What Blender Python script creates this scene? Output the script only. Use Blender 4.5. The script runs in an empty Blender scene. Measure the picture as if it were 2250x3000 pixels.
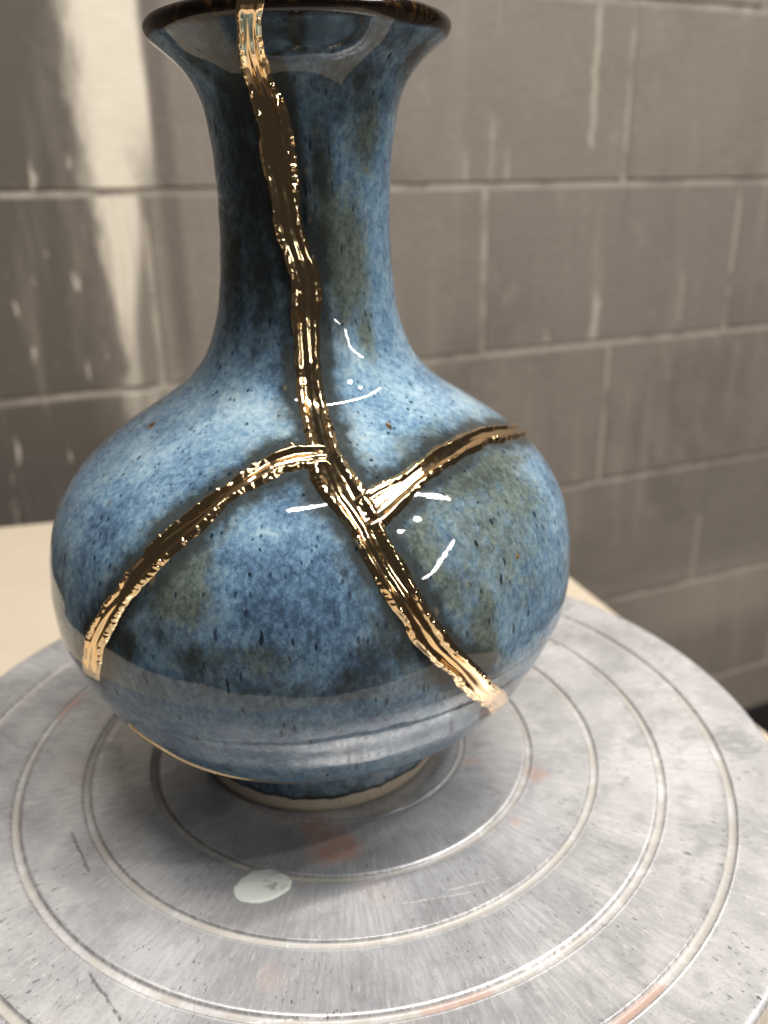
import bpy, bmesh, math
import numpy as np
from mathutils import Vector, Matrix

sc = bpy.context.scene
col = sc.collection
U = 0.11                       # metres per layout unit (one groove step of the wheel = 0.2 units)

# ------------------------------------------------------------------ camera
PITCH, ROLL = 0.37155, -0.01971
cam_d = bpy.data.cameras.new('camera'); cam = bpy.data.objects.new('camera', cam_d); col.objects.link(cam)
fw = Vector((0, math.cos(PITCH), -math.sin(PITCH))); rt = Vector((1, 0, 0)); upv = rt.cross(fw)
r2 = rt*math.cos(ROLL) + upv*math.sin(ROLL); u2 = upv*math.cos(ROLL) - rt*math.sin(ROLL)
m = Matrix.Identity(4)
for i in range(3):
    m[i][0] = r2[i]; m[i][1] = u2[i]; m[i][2] = -fw[i]
m[0][3], m[1][3], m[2][3] = 0.14935*U, -2.27655*U, 1.68198*U
cam.matrix_world = m
cam_d.sensor_fit = 'HORIZONTAL'; cam_d.sensor_width = 36.0; cam_d.lens = 36.0*2431.64/2250.0
cam_d.clip_start = 0.01; cam_d.clip_end = 50
cam_d.dof.use_dof = True; cam_d.dof.focus_distance = 0.185; cam_d.dof.aperture_fstop = 17.0
sc.camera = cam

# ------------------------------------------------------------------ world: a dim unlit room
w = bpy.data.worlds.new('World'); sc.world = w; w.use_nodes = True
bg = w.node_tree.nodes['Background']; bg.inputs[0].default_value = (0.95, 0.88, 0.80, 1); bg.inputs[1].default_value = 0.034

# ------------------------------------------------------------------ lamps: ceiling tubes and two bulbs (where the glaze reflects them)
LAMP = (1.0, 0.955, 0.905)
def tube(name, a, b, width, radiance):
    a = Vector(a); b = Vector(b); mid = (a+b)/2; L = (b-a).length
    d = bpy.data.lights.new(name, 'AREA'); d.shape = 'RECTANGLE'; d.size = L; d.size_y = width
    d.color = LAMP; d.energy = radiance*math.pi*L*width
    o = bpy.data.objects.new(name, d); col.objects.link(o)
    x = (b-a).normalized(); z = mid - Vector((0, 0, 0.1)); z = (z - x*z.dot(x)).normalized(); y = z.cross(x)
    mm = Matrix.Identity(4)
    for i in range(3):
        mm[i][0] = x[i]; mm[i][1] = y[i]; mm[i][2] = z[i]; mm[i][3] = mid[i]
    o.matrix_world = mm
    return o
tube('ceiling_tube', (-0.28, -0.48, 2.1), (1.70, 0.28, 2.1), 0.045, 240)
tube('far_ceiling_tube', (3.0, -1.02, 2.1), (4.15, -3.5, 2.1), 0.055, 120)
tube('farthest_ceiling_tube', (3.85, -4.3, 2.1), (4.3, -6.0, 2.1), 0.055, 105)
for nm, loc in (('ceiling_bulb', (1.24, -0.71, 2.1)), ('second_ceiling_bulb', (1.32, -0.35, 2.1))):
    d = bpy.data.lights.new(nm, 'POINT'); d.shadow_soft_size = 0.042; d.color = LAMP; d.energy = 36
    o = bpy.data.objects.new(nm, d); o.location = loc; col.objects.link(o)

sc.view_settings.view_transform = 'Standard'; sc.view_settings.look = 'None'
sc.view_settings.exposure = 0.0; sc.view_settings.gamma = 1.0; sc.view_settings.use_curve_mapping = False
sc.cycles.use_denoising = True
sc.cycles.max_bounces = 8; sc.cycles.glossy_bounces = 6; sc.cycles.diffuse_bounces = 4
sc.cycles.caustics_reflective = False; sc.cycles.caustics_refractive = False
sc.cycles.sample_clamp_indirect = 6.0

# ------------------------------------------------------------------ helpers
rng = np.random.default_rng(7)
def vnoise(P, scale, seed=0):
    """smooth value noise in [0,1] on points P (n,3), feature size 1/scale"""
    X = np.asarray(P, float)*scale; I = np.floor(X).astype(np.int64); F = X-I; F = F*F*F*(F*(F*6-15)+10)
    def h(i, j, k):
        v = (i*374761393 + j*668265263 + k*2147483647 + seed*1274126177) & 0xffffffff
        v = ((v ^ (v >> 13))*1274126177) & 0xffffffff
        v = ((v ^ (v >> 15))*2246822519) & 0xffffffff
        return ((v ^ (v >> 16)) & 0xffffff)/16777215.0
    out = 0
    for a in (0, 1):
        for b in (0, 1):
            for c in (0, 1):
                wgt = (F[:, 0] if a else 1-F[:, 0])*(F[:, 1] if b else 1-F[:, 1])*(F[:, 2] if c else 1-F[:, 2])
                out = out + wgt*h(I[:, 0]+a, I[:, 1]+b, I[:, 2]+c)
    return out
def fbm(P, scale, seed=0, oct=4):
    s = 0; amp = 1; t = 0
    for o in range(oct):
        s = s + amp*vnoise(P, scale*2**o, seed+o*17); t += amp; amp *= .5
    return s/t
def sstep(a, b, x):
    t = np.clip((x-a)/(b-a), 0, 1); return t*t*(3-2*t)

def grid_mesh(name, P, closed_u):
    """P (nv, nu, 3): rows v, columns u"""
    nv, nu, _ = P.shape
    me = bpy.data.meshes.new(name)
    cu = nu if closed_u else nu-1
    i = np.arange(nv-1)[:, None]; j = np.arange(cu)[None, :]; j2 = (j+1) % nu
    q = np.stack([i*nu+j, i*nu+j2, (i+1)*nu+j2, (i+1)*nu+j], -1).reshape(-1, 4)
    me.vertices.add(nv*nu); me.vertices.foreach_set('co', P.reshape(-1).astype(np.float32))
    me.loops.add(q.size); me.loops.foreach_set('vertex_index', q.reshape(-1).astype(np.int32))
    me.polygons.add(len(q)); me.polygons.foreach_set('loop_start', np.arange(0, q.size, 4, dtype=np.int32))
    me.polygons.foreach_set('use_smooth', np.ones(len(q), dtype=bool))
    me.update(calc_edges=True); me.validate()
    return me
def add_attr(me, name, arr):
    a = me.attributes.new(name, 'FLOAT_COLOR', 'POINT')
    c = np.ones((len(me.vertices), 4), np.float32); c[:, :arr.shape[1]] = arr
    a.data.foreach_set('color', c.reshape(-1))
def link(name, me, mat, parent=None):
    o = bpy.data.objects.new(name, me); col.objects.link(o)
    if mat: me.materials.append(mat)
    if parent: o.parent = parent
    return o
def bm_obj(name, bm, mat, parent=None, smooth=False):
    me = bpy.data.meshes.new(name); bm.normal_update(); bm.to_mesh(me); bm.free()
    if smooth:
        for f in me.polygons: f.use_smooth = True
    return link(name, me, mat, parent)
def empty(name, loc=(0, 0, 0)):
    o = bpy.data.objects.new(name, None); o.location = loc; o.empty_display_size = 0.02; col.objects.link(o); return o
def tag(o, label=None, cat=None, kind=None):
    if label: o['label'] = label
    if cat: o['category'] = cat
    if kind: o['kind'] = kind

class NT:
    """small node-building helper"""
    def __init__(s, name):
        s.mat = bpy.data.materials.new(name); s.mat.use_nodes = True
        s.t = s.mat.node_tree; s.b = s.t.nodes['Principled BSDF']
    def n(s, typ, **kw):
        nd = s.t.nodes.new(typ)
        for k, v in kw.items(): setattr(nd, k, v)
        return nd
    def l(s, a, b): s.t.links.new(a, b)
    def put(s, sock, v):
        if hasattr(v, 'is_output'): s.l(v, sock)
        elif isinstance(v, (tuple, list)) and len(v) == 3 and sock.type == 'RGBA': sock.default_value = (*v, 1)
        else: sock.default_value = v
    def m(s, op, a, b=0.0, c=0.0, clamp=False):
        nd = s.n('ShaderNodeMath', operation=op, use_clamp=clamp)
        for i, v in enumerate((a, b, c)): s.put(nd.inputs[i], v)
        return nd.outputs[0]
    def vm(s, op, a, b=None, scale=None):
        nd = s.n('ShaderNodeVectorMath', operation=op); s.put(nd.inputs[0], a)
        if b is not None: s.put(nd.inputs[1], b)
        if scale is not None: s.put(nd.inputs['Scale'], scale)
        return nd.outputs['Value'] if op in ('DOT_PRODUCT', 'LENGTH', 'DISTANCE') else nd.outputs[0]
    def ramp(s, v, lo, hi, a=0.0, b=1.0):
        nd = s.n('ShaderNodeMapRange', interpolation_type='SMOOTHSTEP')
        for k, x in zip((0, 1, 2, 3, 4), (v, lo, hi, a, b)): s.put(nd.inputs[k], x)
        return nd.outputs[0]
    def mix(s, f, a, b, mode='MIX'):
        nd = s.n('ShaderNodeMix', data_type='RGBA', blend_type=mode)
        s.put(nd.inputs['Factor'], f); s.put(nd.inputs[6], a); s.put(nd.inputs[7], b); return nd.outputs[2]
    def noise(s, vec, scale, detail=4, rough=.55, dist=0.0):
        nd = s.n('ShaderNodeTexNoise'); s.put(nd.inputs['Vector'], vec)
        nd.inputs['Scale'].default_value = scale; nd.inputs['Detail'].default_value = detail
        nd.inputs['Roughness'].default_value = rough; nd.inputs['Distortion'].default_value = dist
        return nd.outputs[0]
    def noisec(s, vec, scale, detail=3):
        nd = s.n('ShaderNodeTexNoise'); s.put(nd.inputs['Vector'], vec)
        nd.inputs['Scale'].default_value = scale; nd.inputs['Detail'].default_value = detail
        return nd.outputs['Color']
    def pos(s): return s.n('ShaderNodeTexCoord').outputs['Object']
    def world(s): return s.n('ShaderNodeNewGeometry').outputs['Position']
    def bump(s, h, dist, strength=1.0):
        nd = s.n('ShaderNodeBump'); nd.inputs['Strength'].default_value = strength; nd.inputs['Distance'].default_value = dist
        s.put(nd.inputs['Height'], h); s.l(nd.outputs[0], s.b.inputs['Normal']); return nd
    def set(s, **kw):
        for k, v in kw.items(): s.put(s.b.inputs[k.replace('_', ' ')], v)
        return s.mat

# ------------------------------------------------------------------ the block wall (setting)
WYAW = 0.39218
WD = 0.7007                                       # distance of the wall face from the wheel's centre
hd = np.array([math.cos(WYAW), math.sin(WYAW), 0.]); wn = np.array([-math.sin(WYAW), math.cos(WYAW), 0.])
FLOOR_Z = -0.82
COURSE0, CH = -0.0165, 0.2030                     # bed joint height, course height
JOINT0, BL = 0.4484, 0.4030                       # a head joint of the even courses, block length
def wall_coords(N):
    P = N.world()
    return N.vm('DOT_PRODUCT', P, tuple(hd)), N.n('ShaderNodeSeparateXYZ'), P
def wall_material():
    N = NT('painted_concrete_block')
    P = N.world(); s = N.vm('DOT_PRODUCT', P, tuple(hd))
    sep = N.n('ShaderNodeSeparateXYZ'); N.l(P, sep.inputs[0]); z = sep.outputs[2]
    Q = N.n('ShaderNodeCombineXYZ'); N.l(s, Q.inputs[0]); N.l(z, Q.inputs[1]); q = Q.outputs[0]
    oi = N.n('ShaderNodeObjectInfo').outputs['Random']
    base = N.mix(N.noise(q, 9, 5, .6), (.235, .205, .172), (.33, .292, .247))
    base = N.mix(N.m('MULTIPLY', oi, .55), base, (.24, .215, .19))
    base = N.mix(N.m('MULTIPLY', N.ramp(N.noise(q, 3.6, 6, .7, .6), .50, .68), .55), base, (.165, .145, .122))
    base = N.mix(N.m('MULTIPLY', N.ramp(N.noise(q, 26, 6, .75, .5), .56, .70), .45), base, (.40, .36, .31))
    # fine grain and pores
    base = N.mix(N.ramp(N.noise(q, 160, 4, .7), .30, .75), N.mix(.35, base, (.12, .10, .085)), base)
    # darker course of blocks left of the cream strip
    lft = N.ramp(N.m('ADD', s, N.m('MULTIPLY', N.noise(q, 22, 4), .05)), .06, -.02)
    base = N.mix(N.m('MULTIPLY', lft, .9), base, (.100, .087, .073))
    # tall soft streaks
    vs = N.vm('MULTIPLY', q, (30, 3.0, 1)); st = N.noise(vs, 1.0, 5, .6)
    base = N.mix(N.m('MULTIPLY', N.ramp(st, .52, .75), .35), base, (.42, .375, .315))
    base = N.mix(N.m('MULTIPLY', N.ramp(st, .46, .25), .35), base, (.15, .13, .11))
    # white spatters: short vertical dabs
    sp = N.noise(N.vm('MULTIPLY', q, (75, 17, 1)), 1.0, 2, .5)
    base = N.mix(N.m('MULTIPLY', N.ramp(sp, .63, .70), N.m('MULTIPLY', lft, .8)), base, (.55, .50, .43))
    base = N.mix(N.m('MULTIPLY', N.ramp(N.noise(N.vm('MULTIPLY', q, (60, 14, 1)), 1.0, 3, .5), .70, .77), .55), base, (.50, .45, .38))
    # cream vertical strip with ragged edges, broken into runs lower down
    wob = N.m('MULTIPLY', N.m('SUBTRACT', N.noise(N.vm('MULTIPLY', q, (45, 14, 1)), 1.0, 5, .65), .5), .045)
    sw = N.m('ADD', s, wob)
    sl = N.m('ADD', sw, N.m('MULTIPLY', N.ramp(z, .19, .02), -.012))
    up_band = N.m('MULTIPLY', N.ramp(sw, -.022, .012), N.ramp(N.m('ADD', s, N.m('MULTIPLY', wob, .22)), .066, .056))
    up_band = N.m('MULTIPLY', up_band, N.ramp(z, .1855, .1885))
    # its lower right corner is fainter
    corner_fade = N.m('MULTIPLY', N.ramp(sw, .030, .060), N.ramp(z, .27, .20))
    up_band = N.m('MULTIPLY', up_band, N.m('SUBTRACT', 1.0, N.m('MULTIPLY', corner_fade, .8)))
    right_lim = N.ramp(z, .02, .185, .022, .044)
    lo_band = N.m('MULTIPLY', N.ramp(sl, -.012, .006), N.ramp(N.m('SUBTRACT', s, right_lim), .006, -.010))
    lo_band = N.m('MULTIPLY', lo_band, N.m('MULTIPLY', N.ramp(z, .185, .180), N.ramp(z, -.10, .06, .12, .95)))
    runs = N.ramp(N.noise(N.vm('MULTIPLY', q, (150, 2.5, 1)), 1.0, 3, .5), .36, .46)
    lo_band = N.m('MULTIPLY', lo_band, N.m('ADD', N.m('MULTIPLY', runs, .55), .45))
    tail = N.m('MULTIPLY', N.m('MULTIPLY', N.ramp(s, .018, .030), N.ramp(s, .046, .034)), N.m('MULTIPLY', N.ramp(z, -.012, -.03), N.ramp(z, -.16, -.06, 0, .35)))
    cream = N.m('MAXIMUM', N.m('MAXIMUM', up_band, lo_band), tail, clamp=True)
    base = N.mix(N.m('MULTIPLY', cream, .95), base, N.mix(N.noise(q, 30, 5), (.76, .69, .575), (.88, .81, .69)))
    # dark vertical streak beside it
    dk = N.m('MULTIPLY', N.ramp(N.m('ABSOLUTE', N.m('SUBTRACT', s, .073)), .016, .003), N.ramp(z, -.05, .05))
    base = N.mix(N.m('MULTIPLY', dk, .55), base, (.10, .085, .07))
    # two runs near the head joint at the right and one blotch
    for c, z0, z1, wd, a in ((.596, .225, .40, .0035, .7), (.455, .19, .27, .0022, .45), (.620, -.012, .062, .0050, .85), (.545, -.012, .018, .0030, .6), (.420, .19, .235, .003, .5), (.476, .19, .235, .003, .45), (.765, .0, .08, .004, .35)):
        ww = N.m('ADD', c, N.m('MULTIPLY', N.m('SUBTRACT', N.noise(N.vm('MULTIPLY', q, (20, 40, 1)), 1.0, 3), .5), .014))
        k = N.m('MULTIPLY', N.ramp(N.m('ABSOLUTE', N.m('SUBTRACT', s, ww)), wd*1.3, wd*.5), N.m('MULTIPLY', N.ramp(z, z0, z0+.006), N.ramp(z, z1, z1-.03)))
        base = N.mix(N.m('MULTIPLY', k, a), base, (.52, .465, .39))
    # pale band low on the wall: lit sheen painted into the colour
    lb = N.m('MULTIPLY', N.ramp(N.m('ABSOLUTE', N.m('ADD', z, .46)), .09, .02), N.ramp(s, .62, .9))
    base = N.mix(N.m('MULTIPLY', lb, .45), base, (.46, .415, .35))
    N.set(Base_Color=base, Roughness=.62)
    N.b.inputs['Specular IOR Level'].default_value = .35
    N.bump(N.m('ADD', N.noise(q, 220, 4, .7), N.m('MULTIPLY', N.noise(q, 45, 4, .7), 1.5)), .0012, .5)
    return N.mat
def mortar_material():
    N = NT('pale_mortar'); P = N.world()
    c = N.mix(N.noise(P, 60, 4), (.29, .258, .218), (.46, .412, .35))
    c = N.mix(N.m('MULTIPLY', N.ramp(N.noise(P, 11, 5, .7), .46, .60), .85), c, (.20, .176, .148))
    N.set(Base_Color=c, Roughness=.85)
    N.bump(N.noise(P, 300, 3), .001, .5); return N.mat
M_BLOCK, M_MORTAR = wall_material(), mortar_material()

def wp(s, d, z): return Vector(hd*s + wn*d + np.array([0, 0, z]))
S0, S1, Z0, Z1 = -1.35, 2.35, FLOOR_Z, 1.42
bm = bmesh.new()
vs = [bm.verts.new(wp(s, WD+d, z)) for d in (.0016, .10) for s, z in ((S0, Z0), (S1, Z0), (S1, Z1), (S0, Z1))]
for f in ((0, 3, 2, 1), (4, 5, 6, 7), (0, 1, 5, 4), (1, 2, 6, 5), (2, 3, 7, 6), (3, 0, 4, 7)):
    bm.faces.new([vs[k] for k in f])
bmesh.ops.recalc_face_normals(bm, faces=bm.faces)
wall = bm_obj('wall', bm, M_MORTAR); tag(wall, 'grey concrete block wall with pale mortar joints behind the table', None, 'structure')

block_cache = {}
def block_mesh(length, height):
    key = (round(length, 4), round(height, 4))
    if key in block_cache: return block_cache[key]
    bm = bmesh.new(); bmesh.ops.create_cube(bm, size=1.0)
    for v in bm.verts: v.co = Vector((v.co.x*length, v.co.y*.09, v.co.z*height))
    bmesh.ops.bevel(bm, geom=list(bm.edges), offset=.0018, segments=1, affect='EDGES')
    me = bpy.data.meshes.new('concrete_block'); bm.normal_update(); bm.to_mesh(me); bm.free()
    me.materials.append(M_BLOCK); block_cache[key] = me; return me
JG = .0062
k = -4
while True:
    zb = COURSE0 + k*CH; zt = zb + CH
    if zb > Z1-.02: break
    lo, hi = max(zb, Z0) + JG/2, min(zt, Z1) - JG/2
    if hi-lo > .03:
        s = JOINT0 - (0 if k % 2 == 0 else BL/2) - 6*BL
        while s < S1:
            a, b = max(s, S0), min(s+BL, S1); s += BL
            jg = JG + (.003 if abs(a-JOINT0) < .01 and k == 0 else 0)
            a2, b2 = a + jg/2, b - JG/2
            if b2-a2 < .02: continue
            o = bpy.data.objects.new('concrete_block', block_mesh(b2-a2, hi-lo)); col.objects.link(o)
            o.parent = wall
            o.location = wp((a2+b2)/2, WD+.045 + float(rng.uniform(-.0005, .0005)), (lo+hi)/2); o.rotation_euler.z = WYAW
    k += 1
# black rubber skirting at the wall's foot
N = NT('black_rubber'); N.set(Base_Color=(.012, .012, .013), Roughness=.45); M_RUBBER = N.mat
bm = bmesh.new()
pr = [(0, 0), (-.012, 0), (-.010, .006), (-.004, .018), (-.003, .098), (-.001, .101), (0, .101)]
rows = [[bm.verts.new(wp(s, WD-.002+d, FLOOR_Z+.001+z)) for d, z in pr] for s in (S0, S1)]
for i in range(len(pr)):
    j = (i+1) % len(pr); bm.faces.new((rows[0][i], rows[0][j], rows[1][j], rows[1][i]))
bm.faces.new(rows[0]); bm.faces.new(rows[1][::-1]); bmesh.ops.recalc_face_normals(bm, faces=bm.faces)
bm_obj('skirting_board', bm, M_RUBBER, wall)

# floor
N = NT('sealed_concrete_floor'); P = N.world()
N.set(Base_Color=N.mix(N.noise(P, 5, 6, .65), (.10, .082, .07), (.19, .155, .135)), Roughness=.5)
bm = bmesh.new()
vs = [bm.verts.new(wp(s, d, FLOOR_Z)) for s, d in ((-2.0, -2.0), (2.8, -2.0), (2.8, WD+.02), (-2.0, WD+.02))]
bm.faces.new(vs); bmesh.ops.recalc_face_normals(bm, faces=bm.faces)
if bm.faces[:][0].normal.z < 0: bmesh.ops.reverse_faces(bm, faces=bm.faces)
floor = bm_obj('floor', bm, N.mat); tag(floor, 'dark concrete floor below the table', None, 'structure')

# ------------------------------------------------------------------ work table under the wheel
TZ = -0.10
N = NT('cream_table_board'); P = N.pos()
c = N.mix(N.noise(P, 14, 5, .6), (.60, .51, .39), (.70, .61, .48))
c = N.mix(N.m('MULTIPLY', N.ramp(N.noise(P, 40, 5, .7), .62, .8), .3), c, (.46, .38, .29))
c = N.mix(N.m('MULTIPLY', N.ramp(N.noise(N.vm('MULTIPLY', P, (6, 60, 1)), 1, 5, .6), .52, .7), .22), c, (.50, .41, .30))
N.set(Base_Color=c, Roughness=.55); N.bump(N.noise(P, 400, 3), .0005, .5); M_TABLE = N.mat
N = NT('pine_leg'); P = N.pos()
N.set(Base_Color=N.mix(N.noise(N.vm('MULTIPLY', P, (60, 60, 5)), 1, 4), (.30, .20, .11), (.42, .29, .17)), Roughness=.6); M_LEG = N.mat
table = empty('table', (-.08, .13, FLOOR_Z)); tag(table, 'cream topped work table under the metal banding wheel', 'table')
tl = Vector(table.location)
TOP = [(.088, .561), (-.455, .437), (-.455, -.085), (-.23, -.285), (.366, -.285)]
bm = bmesh.new()
tv = [bm.verts.new(Vector((x, y, TZ)) - tl) for x, y in TOP]; bv = [bm.verts.new(Vector((x, y, TZ-.028)) - tl) for x, y in TOP]
bm.faces.new(tv); bm.faces.new(bv[::-1])
for i in range(5):
    j = (i+1) % 5; bm.faces.new((tv[i], bv[i], bv[j], tv[j]))
bmesh.ops.recalc_face_normals(bm, faces=bm.faces)
bmesh.ops.bevel(bm, geom=list(bm.edges), offset=.003, segments=2, affect='EDGES')
bm_obj('table_top', bm, M_TABLE, table)
for x, y in ((.055, .48), (-.39, .38), (-.39, -.05), (.27, -.22)):
    bm = bmesh.new(); bmesh.ops.create_cube(bm, size=1)
    for v in bm.verts:
        t = .5+v.co.z; sx = .042+.012*t
        v.co = Vector((x+v.co.x*sx, y+v.co.y*sx, FLOOR_Z + t*(TZ-.0285-FLOOR_Z))) - tl
    bmesh.ops.bevel(bm, geom=list(bm.edges), offset=.003, segments=1, affect='EDGES')
    bm_obj('leg', bm, M_LEG, table)

# ------------------------------------------------------------------ banding wheel
wheel = empty('banding_wheel', (0, 0, TZ)); tag(wheel, 'scratched aluminium banding wheel with turned concentric grooves under the vase', 'banding wheel')
RD = 1.3774*U
GROOVES = [(.393*U, .0009, .0003), (.6022*U, .00125, .00085), (.8023*U, .00135, .0010), (1.0*U, .00135, .0010), (1.1924*U, .00145, .0011)]
rs = [0.0]
r = 0.0
while r < RD-.0016:
    near = min(abs(r-g[0]) for g in GROOVES)
    r += .00022 if near < .0023 else .0012
    rs.append(r)
rs = np.array([x for x in rs if x < RD-.0016])
zs = np.zeros_like(rs)
for g, hw, dp in GROOVES:
    t = np.abs(rs-g)/hw
    zs -= np.where(t < 1, dp*np.sqrt(np.clip(1-t*t, 0, 1)), 0)
    zs += .00012*np.exp(-((t-1.15)/.18)**2)
zs -= .00006*sstep(.0006, .0001, np.abs(rs-.1205))                # fine scribed line
er = [RD-.0015, RD-.0010, RD-.0004, RD-.0001, RD, RD, RD-.001, RD-.02, RD-.03, .045, .030, .0]
ez = [0, -.0001, -.0005, -.0010, -.0016, -.0115, -.013, -.0132, -.016, -.018, -.022, -.022]
rr_, zz_ = np.concatenate([rs, er]), np.concatenate([zs, ez])
NTH = 512
th = np.linspace(0, 2*np.pi, NTH, endpoint=False) + np.pi/2
PW = np.stack([rr_[:, None]*np.cos(th), rr_[:, None]*np.sin(th), np.repeat(zz_[:, None]-TZ, NTH, 1)], -1)
me = grid_mesh('wheel_head', PW[::-1], True)

N = NT('worn_aluminium'); P = N.pos()
sep = N.n('ShaderNodeSeparateXYZ'); N.l(P, sep.inputs[0]); x, y = sep.outputs[0], sep.outputs[1]
rad = N.m('SQRT', N.m('ADD', N.m('MULTIPLY', x, x), N.m('MULTIPLY', y, y)))
ang = N.m('ARCTAN2', N.m('MULTIPLY', x, -1.0), y)              # cut behind the vase
ang = N.m('ARCTAN2', x, N.m('MULTIPLY', y, -1.0))
def polar(fr, ft):
    q = N.n('ShaderNodeCombineXYZ'); N.put(q.inputs[0], N.m('MULTIPLY', rad, fr)); N.put(q.inputs[1], N.m('MULTIPLY', ang, ft)); return q.outputs[0]
flat = N.vm('MULTIPLY', P, (1, 1, 0))
streak = N.noise(polar(90, 75), 1.0, 5, .68)                 # short radial dashes
streak2 = N.noise(polar(230, 130), 1.0, 3, .6)
turn = N.noise(polar(2600, 2.0), 1.0, 2, .5)                  # lathe marks
blot = N.noise(flat, 26, 6, .62, .4)
c = N.mix(N.ramp(blot, .33, .66), (.54, .54, .555), (.86, .855, .86))
c = N.mix(N.ramp(streak, .36, .64), N.mix(.44, c, (.34, .33, .33)), c)
c = N.mix(N.m('MULTIPLY', N.ramp(N.noise(flat, 95, 6, .7, .5), .50, .34), .38), c, (.33, .325, .33))
c = N.mix(N.m('MULTIPLY', N.ramp(streak2, .56, .72), .65), c, (.95, .94, .93))
grain = N.noise(flat, 1500, 3, .7)
c = N.mix(N.m('MULTIPLY', N.ramp(grain, .50, .30), .35), c, (.30, .295, .30))
# dark pits gathered in patches
pit = N.m('MULTIPLY', N.ramp(N.noise(polar(330, 95), 1.0, 3, .65), .61, .66), N.ramp(N.noise(flat, 32, 3), .42, .58))
c = N.mix(N.m('MULTIPLY', pit, .8), c, (.13, .125, .125))
warp = N.vm('ADD', flat, N.vm('SCALE', N.vm('SUBTRACT', N.noisec(flat, 90, 4), (.5, .5, .5)), scale=.012))
def blob(cx, cy, r0, soft=.5, sx=1.0, sy=1.0):
    d = N.vm('LENGTH', N.vm('MULTIPLY', N.vm('SUBTRACT', warp, (cx, cy, 0)), (1/sx, 1/sy, 0)))
    return N.ramp(d, r0, r0*(1-soft))
rustm = 0.0
for cx, cy, r0, a in ((-.001, -.053, .0125, .85), (-.007, -.046, .008, .7), (.0664, -.0211, .0046, .6), (.0557, -.0434, .004, .55), (.0452, -.0141, .004, .5), (-.0139, -.0974, .006, .28), (-.045, .02, .004, .3), (-.1052, .0249, .0035, .55), (.012, -.072, .008, .22), (-.09, -.015, .006, .25), (.02, -.115, .010, .2)):
    rustm = N.m('MAXIMUM', rustm, N.m('MULTIPLY', blob(cx, cy, r0, .7), a))
rustm = N.m('MULTIPLY', rustm, N.ramp(N.noise(flat, 300, 3, .6), .25, .55, .45, 1))
c = N.mix(rustm, c, (.42, .22, .15))
gray = 0.0
for cx, cy, r0, a in ((.1395, -.006, .012, .75), (.1265, -.002, .006, .5), (.1099, -.0487, .007, .4), (.0856, -.0595, .006, .35), (-.02, -.055, .014, .45), (-.045, -.035, .010, .4), (.075, .005, .006, .35), (.105, -.005, .006, .5), (-.115, -.06, .010, .4), (-.075, -.055, .012, .25)):
    gray = N.m('MAXIMUM', gray, N.m('MULTIPLY', blob(cx, cy, r0, .45), a))
gray = N.m('MULTIPLY', gray, N.ramp(N.noise(polar(160, 90), 1.0, 4, .65), .36, .52, .25, 1))
c = N.mix(gray, c, (.27, .265, .265))
# clay dust settled in the grooves, rust in two places of them
gm = 0.0
for g, hw, dp in GROOVES[1:]:
    gm = N.m('MAXIMUM', gm, N.ramp(N.m('ABSOLUTE', N.m('SUBTRACT', rad, g)), hw*.95, hw*.55))
c = N.mix(N.m('MULTIPLY', gm, N.ramp(N.noise(polar(40, 9), 1.0, 4, .6), .32, .6, .25, .9)), c, (.46, .43, .385))
gr = N.m('MAXIMUM', N.m('MAXIMUM', blob(.0324, -.1049, .011, .3), blob(.0757, -.1068, .010, .3)), blob(-.1052, .0249, .011, .3))
c = N.mix(N.m('MULTIPLY', N.m('MULTIPLY', gm, gr), .5), c, (.52, .27, .19))
# edge lines of grooves gather dark dirt
ge = 0.0
for g, hw, dp in GROOVES:
    ge = N.m('MAXIMUM', ge, N.ramp(N.m('ABSOLUTE', N.m('SUBTRACT', N.m('ABSOLUTE', N.m('SUBTRACT', rad, g)), hw)), .0005, .0001))
c = N.mix(N.m('MULTIPLY', ge, N.ramp(N.noise(polar(500, 60), 1.0, 3), .4, .6, .05, .45)), c, (.16, .15, .145))
def scratch(a, b, wd):
    a = np.array(a); b = np.array(b); L = float(np.linalg.norm(b-a)); t = (b-a)/L; nrm = np.array([-t[1], t[0]])
    q = N.vm('SUBTRACT', N.vm('ADD', flat, N.vm('SCALE', N.vm('SUBTRACT', N.noisec(flat, 250, 2), (.5, .5, .5)), scale=.0012)), (*a, 0))
    al = N.vm('DOT_PRODUCT', q, (*t, 0)); ac = N.m('ABSOLUTE', N.vm('DOT_PRODUCT', q, (*nrm, 0)))
    return N.m('MULTIPLY', N.ramp(ac, wd, wd*.3), N.m('MULTIPLY', N.ramp(al, 0, .002), N.ramp(al, L, L-.002)))
dk = N.m('MAXIMUM', scratch((-.0836, -.0441), (-.0714, -.0623), .0006), scratch((-.0616, -.0946), (-.0483, -.1095), .0006))
c = N.mix(N.m('MULTIPLY', dk, N.ramp(N.noise(flat, 500, 2), .35, .55, .2, .75)), c, (.14, .135, .135))
wh = N.m('MAXIMUM', scratch((.0314, -.0711), (.0483, -.0665), .0003), scratch((.018, -.0755), (.04, -.0715), .00025))
wh = N.m('MAXIMUM', wh, scratch((-.02, -.109), (.005, -.1085), .00025))
c = N.mix(N.m('MULTIPLY', wh, N.ramp(N.noise(flat, 600, 2), .4, .5)), c, (.9, .89, .88))
N.set(Base_Color=c, Metallic=N.m('SUBTRACT', .50, N.m('MAXIMUM', N.m('MULTIPLY', rustm, .6), N.m('MAXIMUM', N.m('MULTIPLY', gray, .3), N.m('MULTIPLY', gm, .5)))),
      Roughness=N.ramp(streak, .3, .7, .44, .30))
N.b.inputs['Anisotropic'].default_value = .55
tg = N.n('ShaderNodeTangent', direction_type='RADIAL', axis='Z'); N.l(tg.outputs[0], N.b.inputs['Tangent'])
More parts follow.
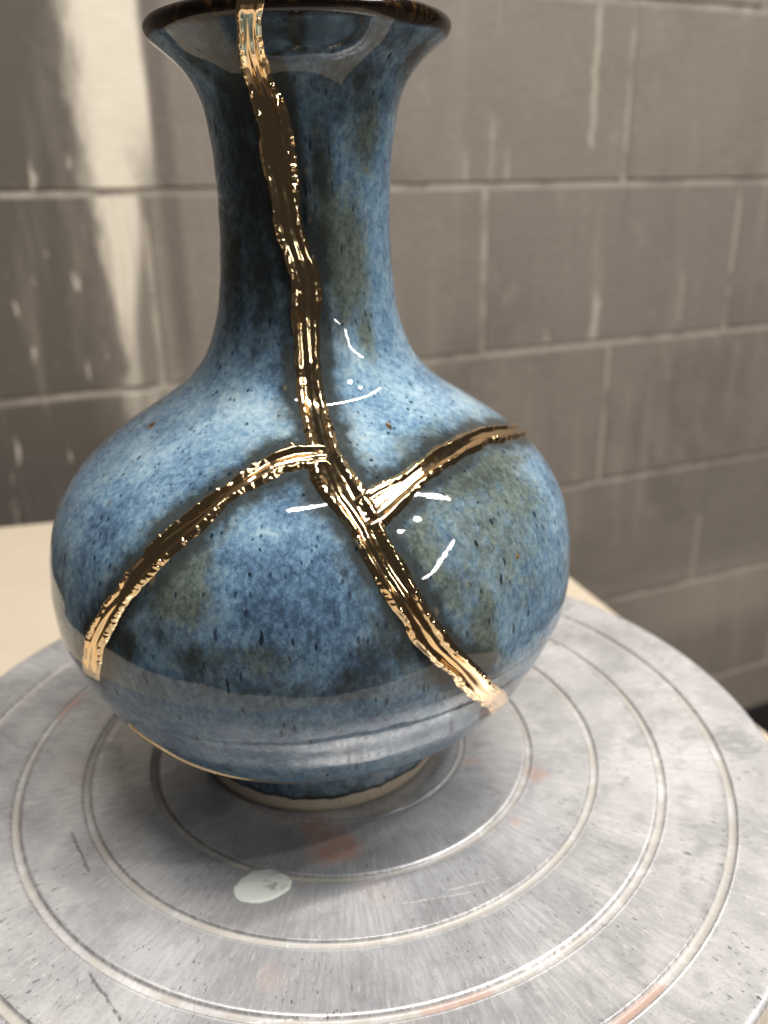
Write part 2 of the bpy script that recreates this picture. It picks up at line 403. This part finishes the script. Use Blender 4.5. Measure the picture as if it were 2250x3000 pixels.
hgt = N.m('ADD', N.m('MULTIPLY', turn, .15), N.m('MULTIPLY', streak, .6))
N.bump(hgt, .00016, .4)
M_ALU = N.mat
head = link('wheel_head', me, M_ALU, wheel)
N = NT('grey_cast_iron'); N.set(Base_Color=N.mix(N.noise(N.pos(), 60, 4), (.06, .062, .065), (.11, .11, .112)), Metallic=.4, Roughness=.55); M_IRON = N.mat
def lathe(name, prof, n, mat, parent):
    t = np.linspace(0, 2*np.pi, n, endpoint=False); pr = np.array(prof)
    Q = np.stack([pr[:, :1]*np.cos(t), pr[:, :1]*np.sin(t), np.repeat(pr[:, 1:], n, 1)], -1)
    return link(name, grid_mesh(name, Q, True), mat, parent)
lathe('pedestal', [(.0, .0265), (.024, .0265), (.026, .028), (.020, .034), (.017, .045), (.017, .070), (.028, .0775), (.0, .0779)], 48, M_IRON, wheel)
lathe('base', [(.0, .0002), (.088, .0002), (.091, .003), (.090, .010), (.080, .016), (.035, .023), (.026, .026), (.0, .0262)], 64, M_IRON, wheel)

# dried drop of pale glaze on the wheel
N = NT('dried_pale_glaze'); P = N.pos()
c = N.mix(N.noise(P, 160, 4), (.60, .66, .60), (.74, .78, .72))
c = N.mix(N.m('MULTIPLY', N.m('MULTIPLY', N.ramp(N.noise(N.vm('MULTIPLY', P, (1, 1.6, 1)), 420, 4, .7), .52, .60), N.ramp(N.vm('LENGTH', N.vm('SUBTRACT', P, (.004, .001, 0))), .005, .0022)), .8), c, (.30, .31, .28))
N.set(Base_Color=c, Roughness=.38); M_DROP = N.mat
t = np.linspace(0, 2*np.pi, 96, endpoint=False)
rim_r = 1 + .05*np.sin(2*t+.6) + .04*np.sin(3*t+2.2) + .02*np.sin(4*t+.8) + .05*(vnoise(np.stack([np.cos(t), np.sin(t), 0*t], 1), 4.0, 77)-.5) + .03*(vnoise(np.stack([np.cos(t), np.sin(t), 0*t], 1), 11.0, 78)-.5)
kk = np.array([1.0, .985, .95, .9, .8, .6, .3, .02]); hh = np.array([0, .35, .65, .82, .95, .9, .86, .85])*.0006
Q = np.stack([kk[:, None]*rim_r*.0078*np.cos(t), kk[:, None]*rim_r*.0063*np.sin(t), np.repeat(hh[:, None], 96, 1)], -1)
drop = link('glaze_drip', grid_mesh('glaze_drip', Q, True), M_DROP); drop.location = (-.0206, -.0682, .00012); drop.rotation_euler.z = .05
tag(drop, 'pale mint dried glaze drip on the wheel in front of the vase', 'glaze drip')

# ------------------------------------------------------------------ the vase
S1_L=[(-1.8520,2.0281),(-1.9020,1.9968),(-1.9849,1.9606),(-2.0107,1.9086),(-1.9833,1.8509),(-1.9427,1.7915),(-1.9322,1.7106),(-1.8810,1.6565),(-1.8466,1.5984),(-1.7421,1.5329),(-1.6667,1.4792),(-1.6747,1.4187),(-1.6750,1.3715),(-1.6527,1.3318),(-1.6236,1.2659),(-1.6055,1.2291),(-1.5863,1.1918),(-1.5287,1.1404),(-1.5068,1.1063),(-1.5032,1.0733),(-1.4622,1.0370),(-1.4098,1.0105),(-1.3823,0.9895),(-1.3544,0.9492),(-1.3179,0.8950),(-1.2805,0.8438),(-1.2408,0.7913),(-1.1851,0.7170),(-1.0748,0.6218),(-0.9916,0.5412),(-0.7085,0.3485)]
S1_R=[(-1.6935,2.0252),(-1.7161,1.9940),(-1.7374,1.9571),(-1.7134,1.9052),(-1.6053,1.8478),(-1.5701,1.7892),(-1.5440,1.7088),(-1.5030,1.6551),(-1.4794,1.5972),(-1.3984,1.5315),(-1.3419,1.4773),(-1.3400,1.4165),(-1.3661,1.3664),(-1.3757,1.3299),(-1.3835,1.2638),(-1.3837,1.2206),(-1.3581,1.1890),(-1.3524,1.1374),(-1.3427,1.1141),(-1.3231,1.0937),(-1.2838,1.0580),(-1.2593,1.0262),(-1.2483,0.9908),(-1.2359,0.9537),(-1.1957,0.8979),(-1.1590,0.8447),(-1.1304,0.7954),(-1.0715,0.7184),(-0.9930,0.6510),(-0.8855,0.5545),(-0.5805,0.3590)]
S2_L=[(-1.3828,1.1208),(-1.4519,1.1279),(-1.5872,1.1260),(-1.7235,1.1106),(-1.8252,1.0759),(-1.9126,1.0398),(-1.9914,1.0019),(-2.0606,0.9501),(-2.1262,0.8921),(-2.1779,0.8322),(-2.2516,0.7611),(-2.3234,0.6856),(-2.4236,0.5489)]
S2_R=[(-1.3778,1.0815),(-1.4298,1.0872),(-1.5303,1.0846),(-1.6181,1.0808),(-1.7260,1.0568),(-1.8200,1.0279),(-1.8774,0.9860),(-1.9415,0.9430),(-1.9994,0.9026),(-2.0611,0.8545),(-2.1275,0.7903),(-2.1914,0.7138),(-2.2962,0.5655)]
S3_L=[(-1.3710,1.0314),(-1.3086,1.0467),(-1.2360,1.0562),(-1.1427,1.0660),(-0.9963,1.0791),(-0.8408,1.0951),(-0.6410,1.0995),(-0.4234,1.0937),(-0.2282,1.0766),(-0.0448,1.0452)]
S3_R=[(-1.3340,0.9606),(-1.2877,0.9649),(-1.2438,0.9756),(-1.1698,0.9999),(-1.0921,1.0212),(-0.9863,1.0421),(-0.8474,1.0533),(-0.6838,1.0620),(-0.5095,1.0614),(-0.3022,1.0436)]
PATCH_OLIVE=[(-0.975,1.522,6.8,18.8,1.00),(-0.792,1.802,5.8,10.7,0.90),(-1.159,1.588,5.2,13.4,0.80),(-0.890,1.343,3.3,9.4,0.90),(-1.899,0.858,8.2,10.1,1.00),(-0.636,0.981,18.7,16.1,0.85),(-0.803,0.918,19.8,25.5,0.75),(-0.941,0.755,5.2,13.4,0.90),(-0.789,1.094,5.2,3.4,0.80),(-1.662,0.730,9.3,6.0,0.70),(-1.818,0.710,11.7,6.7,0.60),(-0.738,0.874,12.8,10.7,0.60),(-1.018,1.119,3.5,4.0,0.40),(-2.578,1.047,3.5,8.0,0.35),(-1.101,0.934,8.2,12.1,0.65),(-0.995,0.852,9.3,10.7,0.65),(-0.641,0.770,4.7,9.4,0.50),(-2.140,1.440,2.9,12.1,0.40)]
PATCH_DARK=[(-2.096,1.795,9.9,40.2,0.86),(-2.409,1.525,7.0,26.8,0.80),(-1.963,1.485,7.0,22.8,0.80),(-1.239,0.746,14.0,16.1,0.75),(-1.322,0.894,5.8,8.0,0.40),(-1.343,0.859,5.8,8.0,0.40),(-2.118,0.722,6.4,6.0,0.95),(-1.988,0.767,8.2,4.7,0.50),(-1.476,1.990,37.3,8.0,0.80),(-0.354,1.971,9.3,9.4,0.75),(-2.399,1.967,7.0,10.7,0.70),(-1.349,1.526,4.7,20.1,0.80),(-1.322,1.732,5.2,16.1,0.75),(-0.709,0.741,4.7,5.4,0.30),(-0.059,0.940,7.0,6.7,0.35),(-2.207,0.805,7.0,8.0,0.50),(-1.862,0.717,9.3,6.7,0.60),(-1.476,0.694,17.5,5.4,0.25),(-2.530,0.787,4.7,12.1,0.45),(-0.693,1.024,18.7,8.0,0.50),(-0.968,0.935,10.5,12.1,0.40),(-0.540,0.862,7.0,21.5,0.35),(-1.612,0.651,23.3,6.0,0.55),(-1.382,0.663,14.0,6.7,0.60),(-1.029,1.913,15.2,12.1,0.65),(-0.737,1.822,9.3,17.4,0.38),(-1.554,0.741,10.5,6.7,0.35),(-2.020,0.864,5.8,6.7,0.35)]
PATCH_PALE=[(-1.947,1.182,12.8,8.0,0.80),(-0.015,1.126,14.0,7.4,0.90),(-1.248,1.129,8.2,8.0,0.80),(-2.473,1.086,9.3,6.0,0.60),(-1.682,0.986,10.5,6.7,0.50),(-2.196,1.139,7.0,5.4,0.50),(-1.019,1.270,5.8,6.7,0.50),(-0.648,1.159,8.2,6.7,0.60),(-1.678,1.136,7.0,5.4,0.60),(-1.270,1.189,4.7,5.4,0.40),(-1.796,0.943,7.0,8.0,0.30),(-0.552,0.966,7.0,5.4,0.30)]
PATCH_DEEP=[(-1.721,1.250,5.2,6.0,0.90),(-2.315,0.967,9.3,8.0,0.80),(-1.595,1.046,7.0,6.7,0.70),(-1.552,0.832,15.2,12.1,0.80),(-1.666,0.905,10.5,9.4,0.50),(-1.367,0.707,8.2,5.4,0.70),(-1.940,1.055,9.3,8.0,0.50),(-1.386,1.219,3.5,5.4,0.60),(-0.179,1.634,2.3,20.1,0.40),(-2.381,0.877,4.7,9.4,0.70),(-0.736,0.748,7.0,8.0,0.60),(-1.666,1.693,2.3,8.0,0.20),(-1.099,0.859,4.7,8.0,0.50),(-1.868,0.658,14.0,8.0,0.40),(-1.307,1.032,3.5,8.0,0.30),(-0.508,1.354,3.5,8.0,0.40)]
SPOTS=[(-2.637,1.120,1.9,1.4),(-2.957,1.144,2.3,0.7),(-1.024,1.143,0.7,1.3),(-0.760,0.852,0.7,0.9)]
PROF=[(0.0000,0.3780),(0.0120,0.3890),(0.0300,0.3910),(0.0800,0.3880),(0.1250,0.3920),(0.1500,0.4150),(0.1750,0.4550),(0.2300,0.5336),(0.3000,0.6134),(0.4200,0.6875),(0.5500,0.7411),(0.7000,0.7521),(0.8500,0.7231),(1.0000,0.6190),(1.1000,0.4840),(1.2000,0.3387),(1.3000,0.2689),(1.4500,0.2326),(1.6000,0.2233),(1.7500,0.2263),(1.8500,0.2395),(1.9300,0.2678),(1.9800,0.3107),(2.0200,0.3605)]
AX, AY, LEAN = -0.07277*U, 0.03116*U, 0.01877
vase = empty('vase', (AX, AY, .0002)); tag(vase, 'blue glazed bottle vase with gold repaired cracks standing on the metal wheel', 'vase')
zk = np.array([a for a, b in PROF]); rk = np.array([b for a, b in PROF])
def spline(xk, yk):
    n = len(xk); h = np.diff(xk); A = np.eye(n); b = np.zeros(n)
    for i in range(1, n-1):
        A[i, i-1] = h[i-1]; A[i, i] = 2*(h[i-1]+h[i]); A[i, i+1] = h[i]; b[i] = 6*((yk[i+1]-yk[i])/h[i]-(yk[i]-yk[i-1])/h[i-1])
    mm = np.linalg.solve(A, b)
    def f(x):
        i = np.clip(np.searchsorted(xk, x)-1, 0, n-2); d = x-xk[i]; e = xk[i+1]-x; H = h[i]
        return mm[i]*e**3/(6*H)+mm[i+1]*d**3/(6*H)+(yk[i]/H-mm[i]*H/6)*e+(yk[i+1]/H-mm[i+1]*H/6)*d
    return f
rz = spline(zk, rk)
GLZ = .048                                                   # glaze line above the foot
zo = np.linspace(GLZ, 2.02, 520)
outer = np.stack([rz(zo), zo], 1)
lip = np.array([(.3655, 2.026), (.3695, 2.034), (.3705, 2.042), (.3685, 2.050), (.363, 2.056), (.355, 2.0595), (.345, 2.060), (.336, 2.056), (.326, 2.047), (.312, 2.030), (.295, 2.005), (.265, 1.965), (.235, 1.92), (.212, 1.86), (.20, 1.78), (.197, 1.6), (.205, 1.45), (.235, 1.32), (.30, 1.21), (.44, 1.10), (.58, .99), (.685, .84), (.715, .70), (.70, .55), (.64, .40), (.53, .26), (.40, .16), (.2, .11), (.002, .10)])
prof = np.concatenate([outer, lip])
# resample by arc length (dense outside, coarse inside)
seg = np.r_[0, np.cumsum(np.hypot(*np.diff(prof, axis=0).T))]
s_lip = seg[len(outer)+6]
fr_, fz_ = (lambda s: np.interp(s, seg, prof[:, 0])), (lambda s: np.interp(s, seg, prof[:, 1]))
s_of_z = lambda z: np.interp(z, zo, seg[:len(outer)])
SV = np.concatenate([np.linspace(0, s_lip, 600), np.linspace(s_lip, seg[-1], 70)[1:]])
NU = 860
TH = np.linspace(-np.pi, np.pi, NU, endpoint=False) + np.pi/2
def base_pt(t, s):
    r_, z_ = fr_(s), fz_(s)
    return np.stack([LEAN*z_ + r_*np.cos(t), r_*np.sin(t), z_], -1)*U
def normal_pt(t, s):
    e = .004
    a = base_pt(t+e, s)-base_pt(t-e, s); b = base_pt(t, np.minimum(s+e, seg[-1]))-base_pt(t, np.maximum(s-e, 0)); c_ = np.cross(a, b)
    return c_/np.linalg.norm(c_, axis=-1, keepdims=True)
def wobble(Pm):
    """slight unevenness of the thrown and glazed surface, in metres"""
    z_ = Pm[:, 2]
    return .00020*(fbm(Pm, 60, 3, 2)-.5) + .00010*(vnoise(Pm, 110, 9)-.5) + .00005*np.sin(z_*2*np.pi/.0105 + 3*vnoise(Pm, 20, 5))
TT, SS = np.meshgrid(TH, SV)
PB = base_pt(TT, SS).reshape(-1, 3); NB = normal_pt(TT, SS).reshape(-1, 3)
sv = SS.reshape(-1); tv_ = TT.reshape(-1)
# uneven glaze line at the foot
foot_w = (.012*(vnoise(np.stack([np.cos(tv_), np.sin(tv_), 0*tv_], 1), 3.5, 41)-.5) + .006*(vnoise(np.stack([np.cos(tv_), np.sin(tv_), 0*tv_], 1), 14, 42)-.5))*U
fall = np.clip(1-sv/.05, 0, 1)
PB[:, 2] += foot_w*fall
glz_edge = np.exp(-(sv/.006)**2)*-.0003                       # rolled edge of the glaze
PB = PB + NB*(wobble(PB) + glz_edge)[:, None]

# seams: edges in (angle, height) on the vase
def seam_edges(Lz, Rz, n, ext=None):
    out = []
    for E in (Lz, Rz):
        E = np.array([(a, s_of_z(min(b, 2.0199))) for a, b in E])
        if ext is not None: E = np.concatenate([np.array(ext(E[0])), E])
        d = np.r_[0, np.cumsum(np.hypot((E[1:, 0]-E[:-1, 0])*.5*(fr_(E[1:, 1])+fr_(E[:-1, 1])), np.diff(E[:, 1])))]
        # smooth resample
        q = np.linspace(0, d[-1], n); A = np.interp(q, d, E[:, 0]); B = np.interp(q, d, E[:, 1])
        kw = max(3, n//60)|1; ker = np.hanning(kw+2)[1:-1]; ker /= ker.sum()
        pad = lambda v: np.convolve(np.r_[2*v[0]-v[kw//2:0:-1], v, 2*v[-1]-v[-2:-kw//2-1:-1]], ker, 'valid')
        out.append(np.stack([pad(A), pad(B)], 1))
    return out
over_lip = lambda e: [(e[0]+.06, s_lip+.035), (e[0]+.05, s_lip+.01), (e[0]+.04, s_lip-.015)]
S3_L += [(.15, 1.015), (.35, .985), (.6, .96)]; S3_R += [(-.08, 1.018), (.18, .975), (.45, .935)]
S4_L = [(-2.30, .415), (-2.17, .375), (-2.10, .335), (-2.02, .312), (-1.91, .290), (-1.80, .272), (-1.70, .250), (-1.62, .235)]
S4_R = [(a, b-.045) for a, b in S4_L]
SEAMS = [('S1', S1_L, S1_R, 1300, over_lip), ('S2', S2_L, S2_R, 700, None), ('S3', S3_L, S3_R, 620, None), ('S4', S4_L, S4_R, 240, None)]
edges = {k: seam_edges(a, b, n, e) for k, a, b, n, e in SEAMS}

# colour weights of the glaze: olive, dark, pale-minus-deep
def patch(L):
    wsum = np.zeros(len(sv))
    for t0, z0, rx, ry, a in L:
        s0 = s_of_z(min(z0, 2.0199)); r0 = float(fr_(s0))
        dx = ((tv_-t0+np.pi) % (2*np.pi)-np.pi)*r0*U*1000/rx; dy = (sv-s0)*U*1000/ry
        wsum = np.maximum(wsum, a*np.exp(-(dx*dx+dy*dy)*.8))
    return wsum
halo = np.full(len(sv), 9.0)
outm = sv < s_lip
for kname in ('S1', 'S2', 'S3'):
    L, R = edges[kname]
    pts = np.concatenate([base_pt(E[::7, 0], E[::7, 1]) for E in (L, R, (L+R)/2)])
    idx = np.where(outm)[0]
    for ch in np.array_split(idx, 24):
        X = PB[ch]; lo_, hi_ = X.min(0)-.02, X.max(0)+.02
        pp = pts[np.all((pts > lo_) & (pts < hi_), 1)]
        if len(pp) == 0: continue
        d2 = (X*X).sum(1)[:, None] + (pp*pp).sum(1)[None] - 2*X@pp.T
        halo[ch] = np.minimum(halo[ch], np.sqrt(np.maximum(d2.min(1), 0)))
back = sstep(.2, .9, np.sin(tv_)+.35)                         # unseen far side gets free patches
n1, n2, n3 = fbm(PB, 32, 60, 3), fbm(PB, 30, 70, 3), fbm(PB, 28, 80, 3)
hal = np.exp(-(halo/.0048)**1.5)
hal *= .80 + .8*(fbm(PB, 120, 90, 3)-.25)
olive = np.clip(np.maximum(patch(PATCH_OLIVE), back*sstep(.55, .68, n1)) + .35*np.exp(-((halo-.0055)/.003)**2), 0, 1)
dark = np.clip(np.maximum(patch(PATCH_DARK), np.maximum(np.maximum(hal, .55*sstep(.14, .02, sv)), back*.8*sstep(.58, .70, n2))), 0, 1)
light = np.clip(.5 + .32*np.maximum(patch(PATCH_PALE), 0) - .36*patch(PATCH_DEEP) + .35*(n3-.5), 0, 1)
rimb = sstep(s_of_z(2.0135), s_of_z(2.0195), sv + .012*(vnoise(PB, 150, 33)-.5))
footb = sstep(.022, .004, sv + .010*(vnoise(PB, 200, 34)-.5))
spot = np.zeros(len(sv))
for t0, z0, rx, ry in SPOTS:
    s0 = s_of_z(z0); r0 = float(fr_(s0))
    dx = ((tv_-t0+np.pi) % (2*np.pi)-np.pi)*r0*U*1000/rx; dy = (sv-s0)*U*1000/ry
    spot = np.maximum(spot, sstep(1.25, .75, np.sqrt(dx*dx+dy*dy) + .4*(vnoise(PB, 900, 35)-.5)))
me = grid_mesh('body', PB.reshape(len(SV), NU, 3), True)
add_attr(me, 'glaze', np.stack([olive, dark, light], 1)); add_attr(me, 'marks', np.stack([rimb, footb, spot], 1))

N = NT('blue_stoneware_glaze'); P = N.pos()
a1 = N.n('ShaderNodeAttribute', attribute_name='glaze'); a2 = N.n('ShaderNodeAttribute', attribute_name='marks')
s1 = N.n('ShaderNodeSeparateColor'); N.l(a1.outputs['Color'], s1.inputs[0]); s2 = N.n('ShaderNodeSeparateColor'); N.l(a2.outputs['Color'], s2.inputs[0])
g_ol, g_dk, g_lt = s1.outputs[0], s1.outputs[1], s1.outputs[2]
Pv = N.vm('MULTIPLY', P, (1, 1, .72))
f_fine = N.noise(Pv, 700, 5, .72, .4)
f_mid = N.noise(Pv, 225, 6, .72, .7)
f_big = N.noise(Pv, 62, 4, .6, .5)
lt = N.m('ADD', g_lt, N.m('ADD', N.m('MULTIPLY', N.m('SUBTRACT', f_mid, .5), 1.1), N.m('ADD', N.m('MULTIPLY', N.m('SUBTRACT', f_fine, .5), 1.2), N.m('MULTIPLY', N.m('SUBTRACT', f_big, .5), .6))))
cr = N.n('ShaderNodeValToRGB'); N.l(lt, cr.inputs[0]); E = cr.color_ramp.elements
E[0].position = .05; E[0].color = (.045, .085, .140, 1); E[1].position = 1.0; E[1].color = (.46, .585, .635, 1)
for p_, c_ in ((.26, (.086, .165, .272)), (.46, (.156, .282, .412)), (.63, (.250, .390, .500)), (.80, (.355, .495, .585))):
    e = E.new(p_); e.color = (*c_, 1)
c = cr.outputs[0]
ol = N.ramp(N.m('ADD', g_ol, N.m('ADD', N.m('MULTIPLY', N.m('SUBTRACT', f_mid, .5), .9), N.m('MULTIPLY', N.m('SUBTRACT', N.noise(Pv, 330, 4, .7), .5), .8))), .16, .92)
olc = N.mix(N.ramp(f_fine, .3, .7), (.058, .074, .052), (.170, .196, .142))
c = N.mix(N.m('MULTIPLY', ol, .88), c, olc)
dkf = N.ramp(N.m('ADD', g_dk, N.m('ADD', N.m('MULTIPLY', N.m('SUBTRACT', N.noise(Pv, 240, 5, .7), .5), .95), N.m('MULTIPLY', N.m('SUBTRACT', N.noise(N.vm('MULTIPLY', P, (1, 1, .18)), 260, 4, .6), .5), .5))), .12, .86)
c = N.mix(N.m('MULTIPLY', dkf, .95), c, N.mix(f_mid, (.015, .018, .016), (.062, .070, .063)))
# drawn-out dark specks
def specks(scale, zs, thr, keep, strength, colr, c):
    v = N.n('ShaderNodeTexVoronoi', feature='F1'); v.inputs['Scale'].default_value = scale; v.inputs['Randomness'].default_value = 1
    N.put(v.inputs['Vector'], N.vm('ADD', N.vm('MULTIPLY', P, (1, 1, zs)), N.vm('SCALE', N.noisec(P, 300, 2), scale=.0012)))
    sc_ = N.n('ShaderNodeSeparateColor'); N.l(v.outputs['Color'], sc_.inputs[0])
    rsz = N.m('MULTIPLY', N.m('ADD', sc_.outputs[1], .35), thr)
    msk = N.m('MULTIPLY', N.ramp(N.m('DIVIDE', v.outputs['Distance'], rsz), 1.0, .55), N.ramp(sc_.outputs[0], keep, keep+.02))
    return N.mix(N.m('MULTIPLY', msk, strength), c, colr)
c = specks(300, .20, .17, .42, .95, (.010, .020, .032), c)
c = specks(520, .30, .24, .40, .8, (.018, .034, .060), c)
c = specks(130, .6, .13, .80, .5, (.20, .155, .065), c)
c = specks(120, .5, .12, .78, .6, (.028, .018, .020), c)
hs = N.n('ShaderNodeHueSaturation'); hs.inputs['Saturation'].default_value = .95; hs.inputs['Value'].default_value = 1.04; N.l(c, hs.inputs['Color']); c = hs.outputs[0]
# bronze iron spots, brown-black lip, dark foot edge
c = N.mix(s2.outputs[2], c, N.mix(N.ramp(N.noise(P, 700, 3), .4, .6), (.05, .030, .012), (.30, .185, .055)))
lipc = N.mix(N.ramp(N.noise(Pv, 420, 4, .7), .50, .86), (.012, .007, .005), (.20, .105, .028))
c = N.mix(s2.outputs[0], c, lipc)
c = N.mix(s2.outputs[1], c, (.014, .012, .010))
N.set(Base_Color=c, Roughness=N.m('ADD', .035, N.m('MULTIPLY', s2.outputs[0], .10)))
N.b.inputs['IOR'].default_value = 1.52
pitn = N.n('ShaderNodeTexVoronoi'); pitn.inputs['Scale'].default_value = 75; N.put(pitn.inputs['Vector'], P)
pits = N.ramp(pitn.outputs['Distance'], .035, .0)
hb = N.m('ADD', N.m('MULTIPLY', N.noise(P, 170, 2, .4), 1.0), N.m('ADD', N.m('MULTIPLY', N.noise(P, 650, 2), .12), N.m('MULTIPLY', pits, -.9)))
N.bump(hb, .00010, .5)
M_GLAZE = N.mat
body = link('body', me, M_GLAZE, vase)

# bare clay foot ring
N = NT('bare_stoneware_clay'); P = N.pos()
c = N.mix(N.noise(P, 300, 5, .7), (.56, .47, .36), (.72, .62, .49)); c = N.mix(N.ramp(N.noise(P, 900, 3), .62, .72), c, (.25, .17, .10))
N.set(Base_Color=c, Roughness=.8); N.bump(N.noise(P, 700, 4), .0002, .6); M_CLAY = N.mat
fp = [(.30, .022), (.315, .006), (.33, .0), (.372, .0), (.380, .004), (.3845, .012), (.3865, .03), (.384, .075)]
t = np.linspace(0, 2*np.pi, 160, endpoint=False); fp = np.array(fp)
Q = np.stack([fp[:, :1]*np.cos(t) + LEAN*fp[:, 1:], fp[:, :1]*np.sin(t), np.repeat(fp[:, 1:], 160, 1)], -1)*U
link('foot_ring', grid_mesh('foot_ring', Q, True), M_CLAY, vase)

# gold seams
N = NT('kintsugi_gold'); P = N.pos()
gc = N.mix(N.noise(P, 260, 4, .6), (.95, .66, .365), (1.0, .77, .46))
N.set(Base_Color=gc, Metallic=1.0, Roughness=N.ramp(N.noise(P, 500, 3), .35, .7, .07, .13))
N.bump(N.noise(P, 900, 2, .5), .00006, .3)
M_GOLD = N.mat
def seam(kname, nu, ridge_amp, mid_amp, film, prof_along, seed, drops, rag_mm=.8, start=.012):
    L, R = edges[kname]; n = len(L); rs_ = np.random.default_rng(seed)
    u = np.linspace(-1, 1, nu)
    rag = lambda sd, E: (vnoise(base_pt(E[:, 0], E[:, 1]), 170, sd)-.5)*1.6 + (vnoise(base_pt(E[:, 0], E[:, 1]), 520, sd+1)-.5)*.6
    CL, CR = base_pt(L[:, 0], L[:, 1]), base_pt(R[:, 0], R[:, 1]); C = (CL+CR)/2
    wmm = np.linalg.norm(CL-CR, axis=1)*1000
    lr, rr2 = np.clip(rag(seed, L)*rag_mm/wmm, -.22, .22), np.clip(rag(seed+5, R)*rag_mm/wmm, -.22, .22)
    UU = np.where(u[None] < 0, u[None]*(1+lr[:, None]*2), u[None]*(1+rr2[:, None]*2))
    T = (L[:, None, 0]*(1-UU)+R[:, None, 0]*(1+UU))/2; S_ = np.clip((L[:, None, 1]*(1-UU)+R[:, None, 1]*(1+UU))/2, .0, seg[-1])
    B = base_pt(T, S_).reshape(-1, 3); Nn = normal_pt(T, S_).reshape(-1, 3)
    B0 = B + Nn*wobble(B)[:, None]
    k_ = np.linspace(0, 1, n); amp = np.interp(k_, *zip(*prof_along))[:, None]
    nz = lambda f, s_: vnoise(C, f, seed+s_)[:, None]
    c0 = (nz(60, 20)-.5)*.45; a_mid = .1+1.2*nz(55, 21)
    e1 = -.60+.14*(nz(90, 22)-.5); e2 = .60+.14*(nz(90, 23)-.5)
    b1 = .35+.7*nz(150, 24)+.45*nz(480, 26); b2 = .35+.7*nz(150, 25)+.45*nz(480, 27)
    uu = u[None]
    h = film*(1-np.abs(uu)**8)
    h = h + amp*mid_amp*a_mid*np.exp(-((uu-c0)/(.17+.08*nz(70, 28)))**2)
    h = h + amp*ridge_amp*(b1*np.exp(-((uu-e1)/.20)**2) + b2*np.exp(-((uu-e2)/.20)**2))
    h = h + (vnoise(B0, 240, seed+31).reshape(n, nu)-.5)*.00012
    # beads of lustre that gathered along the edges
    G = B0.reshape(n, nu, 3); step = np.linalg.norm(np.diff(C, axis=0), axis=1).mean()
    clus = vnoise(C, 60, seed+40)
    for _ in range(drops):
        i0 = int(rs_.integers(4, n-4))
        if rs_.random() > (clus[i0]-.15)*1.5: continue
        side = -1 if rs_.random() < .5 else 1
        ju = int(np.clip(round((side*rs_.normal(.78, .08)+1)/2*(nu-1)), 1, nu-2)); rd = rs_.uniform(.00035, .00085)
        w_ = int(2.2*rd/step)+2; a_, z_ = max(0, i0-w_), min(n, i0+w_+1)
        d2 = ((G[a_:z_]-G[i0, ju])**2).sum(-1)
        h[a_:z_] += rd*.55*np.exp(-d2/(rd*rd*.55))*np.clip(amp[a_:z_]+.15, .2, 1)
    h = h*sstep(1.0, .88, np.abs(uu)) - .00022*sstep(.93, 1.0, np.abs(uu))
    ends = np.minimum(sstep(0, start, k_), sstep(1, .988, k_))[:, None]
    h = h*ends - .0003*(1-ends)
    Q = (B0 + Nn*h.reshape(-1, 1)).reshape(n, nu, 3)
    return link('gold_seam', grid_mesh('gold_seam', Q[:, ::-1], False), M_GOLD, vase)
g1 = seam('S1', 56, .00115, .00095, .00022, [(0, .12), (.045, .25), (.08, .75), (.14, 1.0), (.78, 1), (.86, .65), (.91, .18), (1, .05)], 100, 420)
g2 = seam('S2', 48, .00105, .00090, .00022, [(0, 1), (.7, 1), (.88, .6), (.95, .2), (1, .1)], 200, 230, start=.03)
g3 = seam('S3', 48, .00120, .00030, .00022, [(0, .9), (.3, 1), (1, .8)], 300, 180, start=.03)
g4 = seam('S4', 12, .00010, .00005, .00035, [(0, 1), (1, 1)], 400, 0, .15)
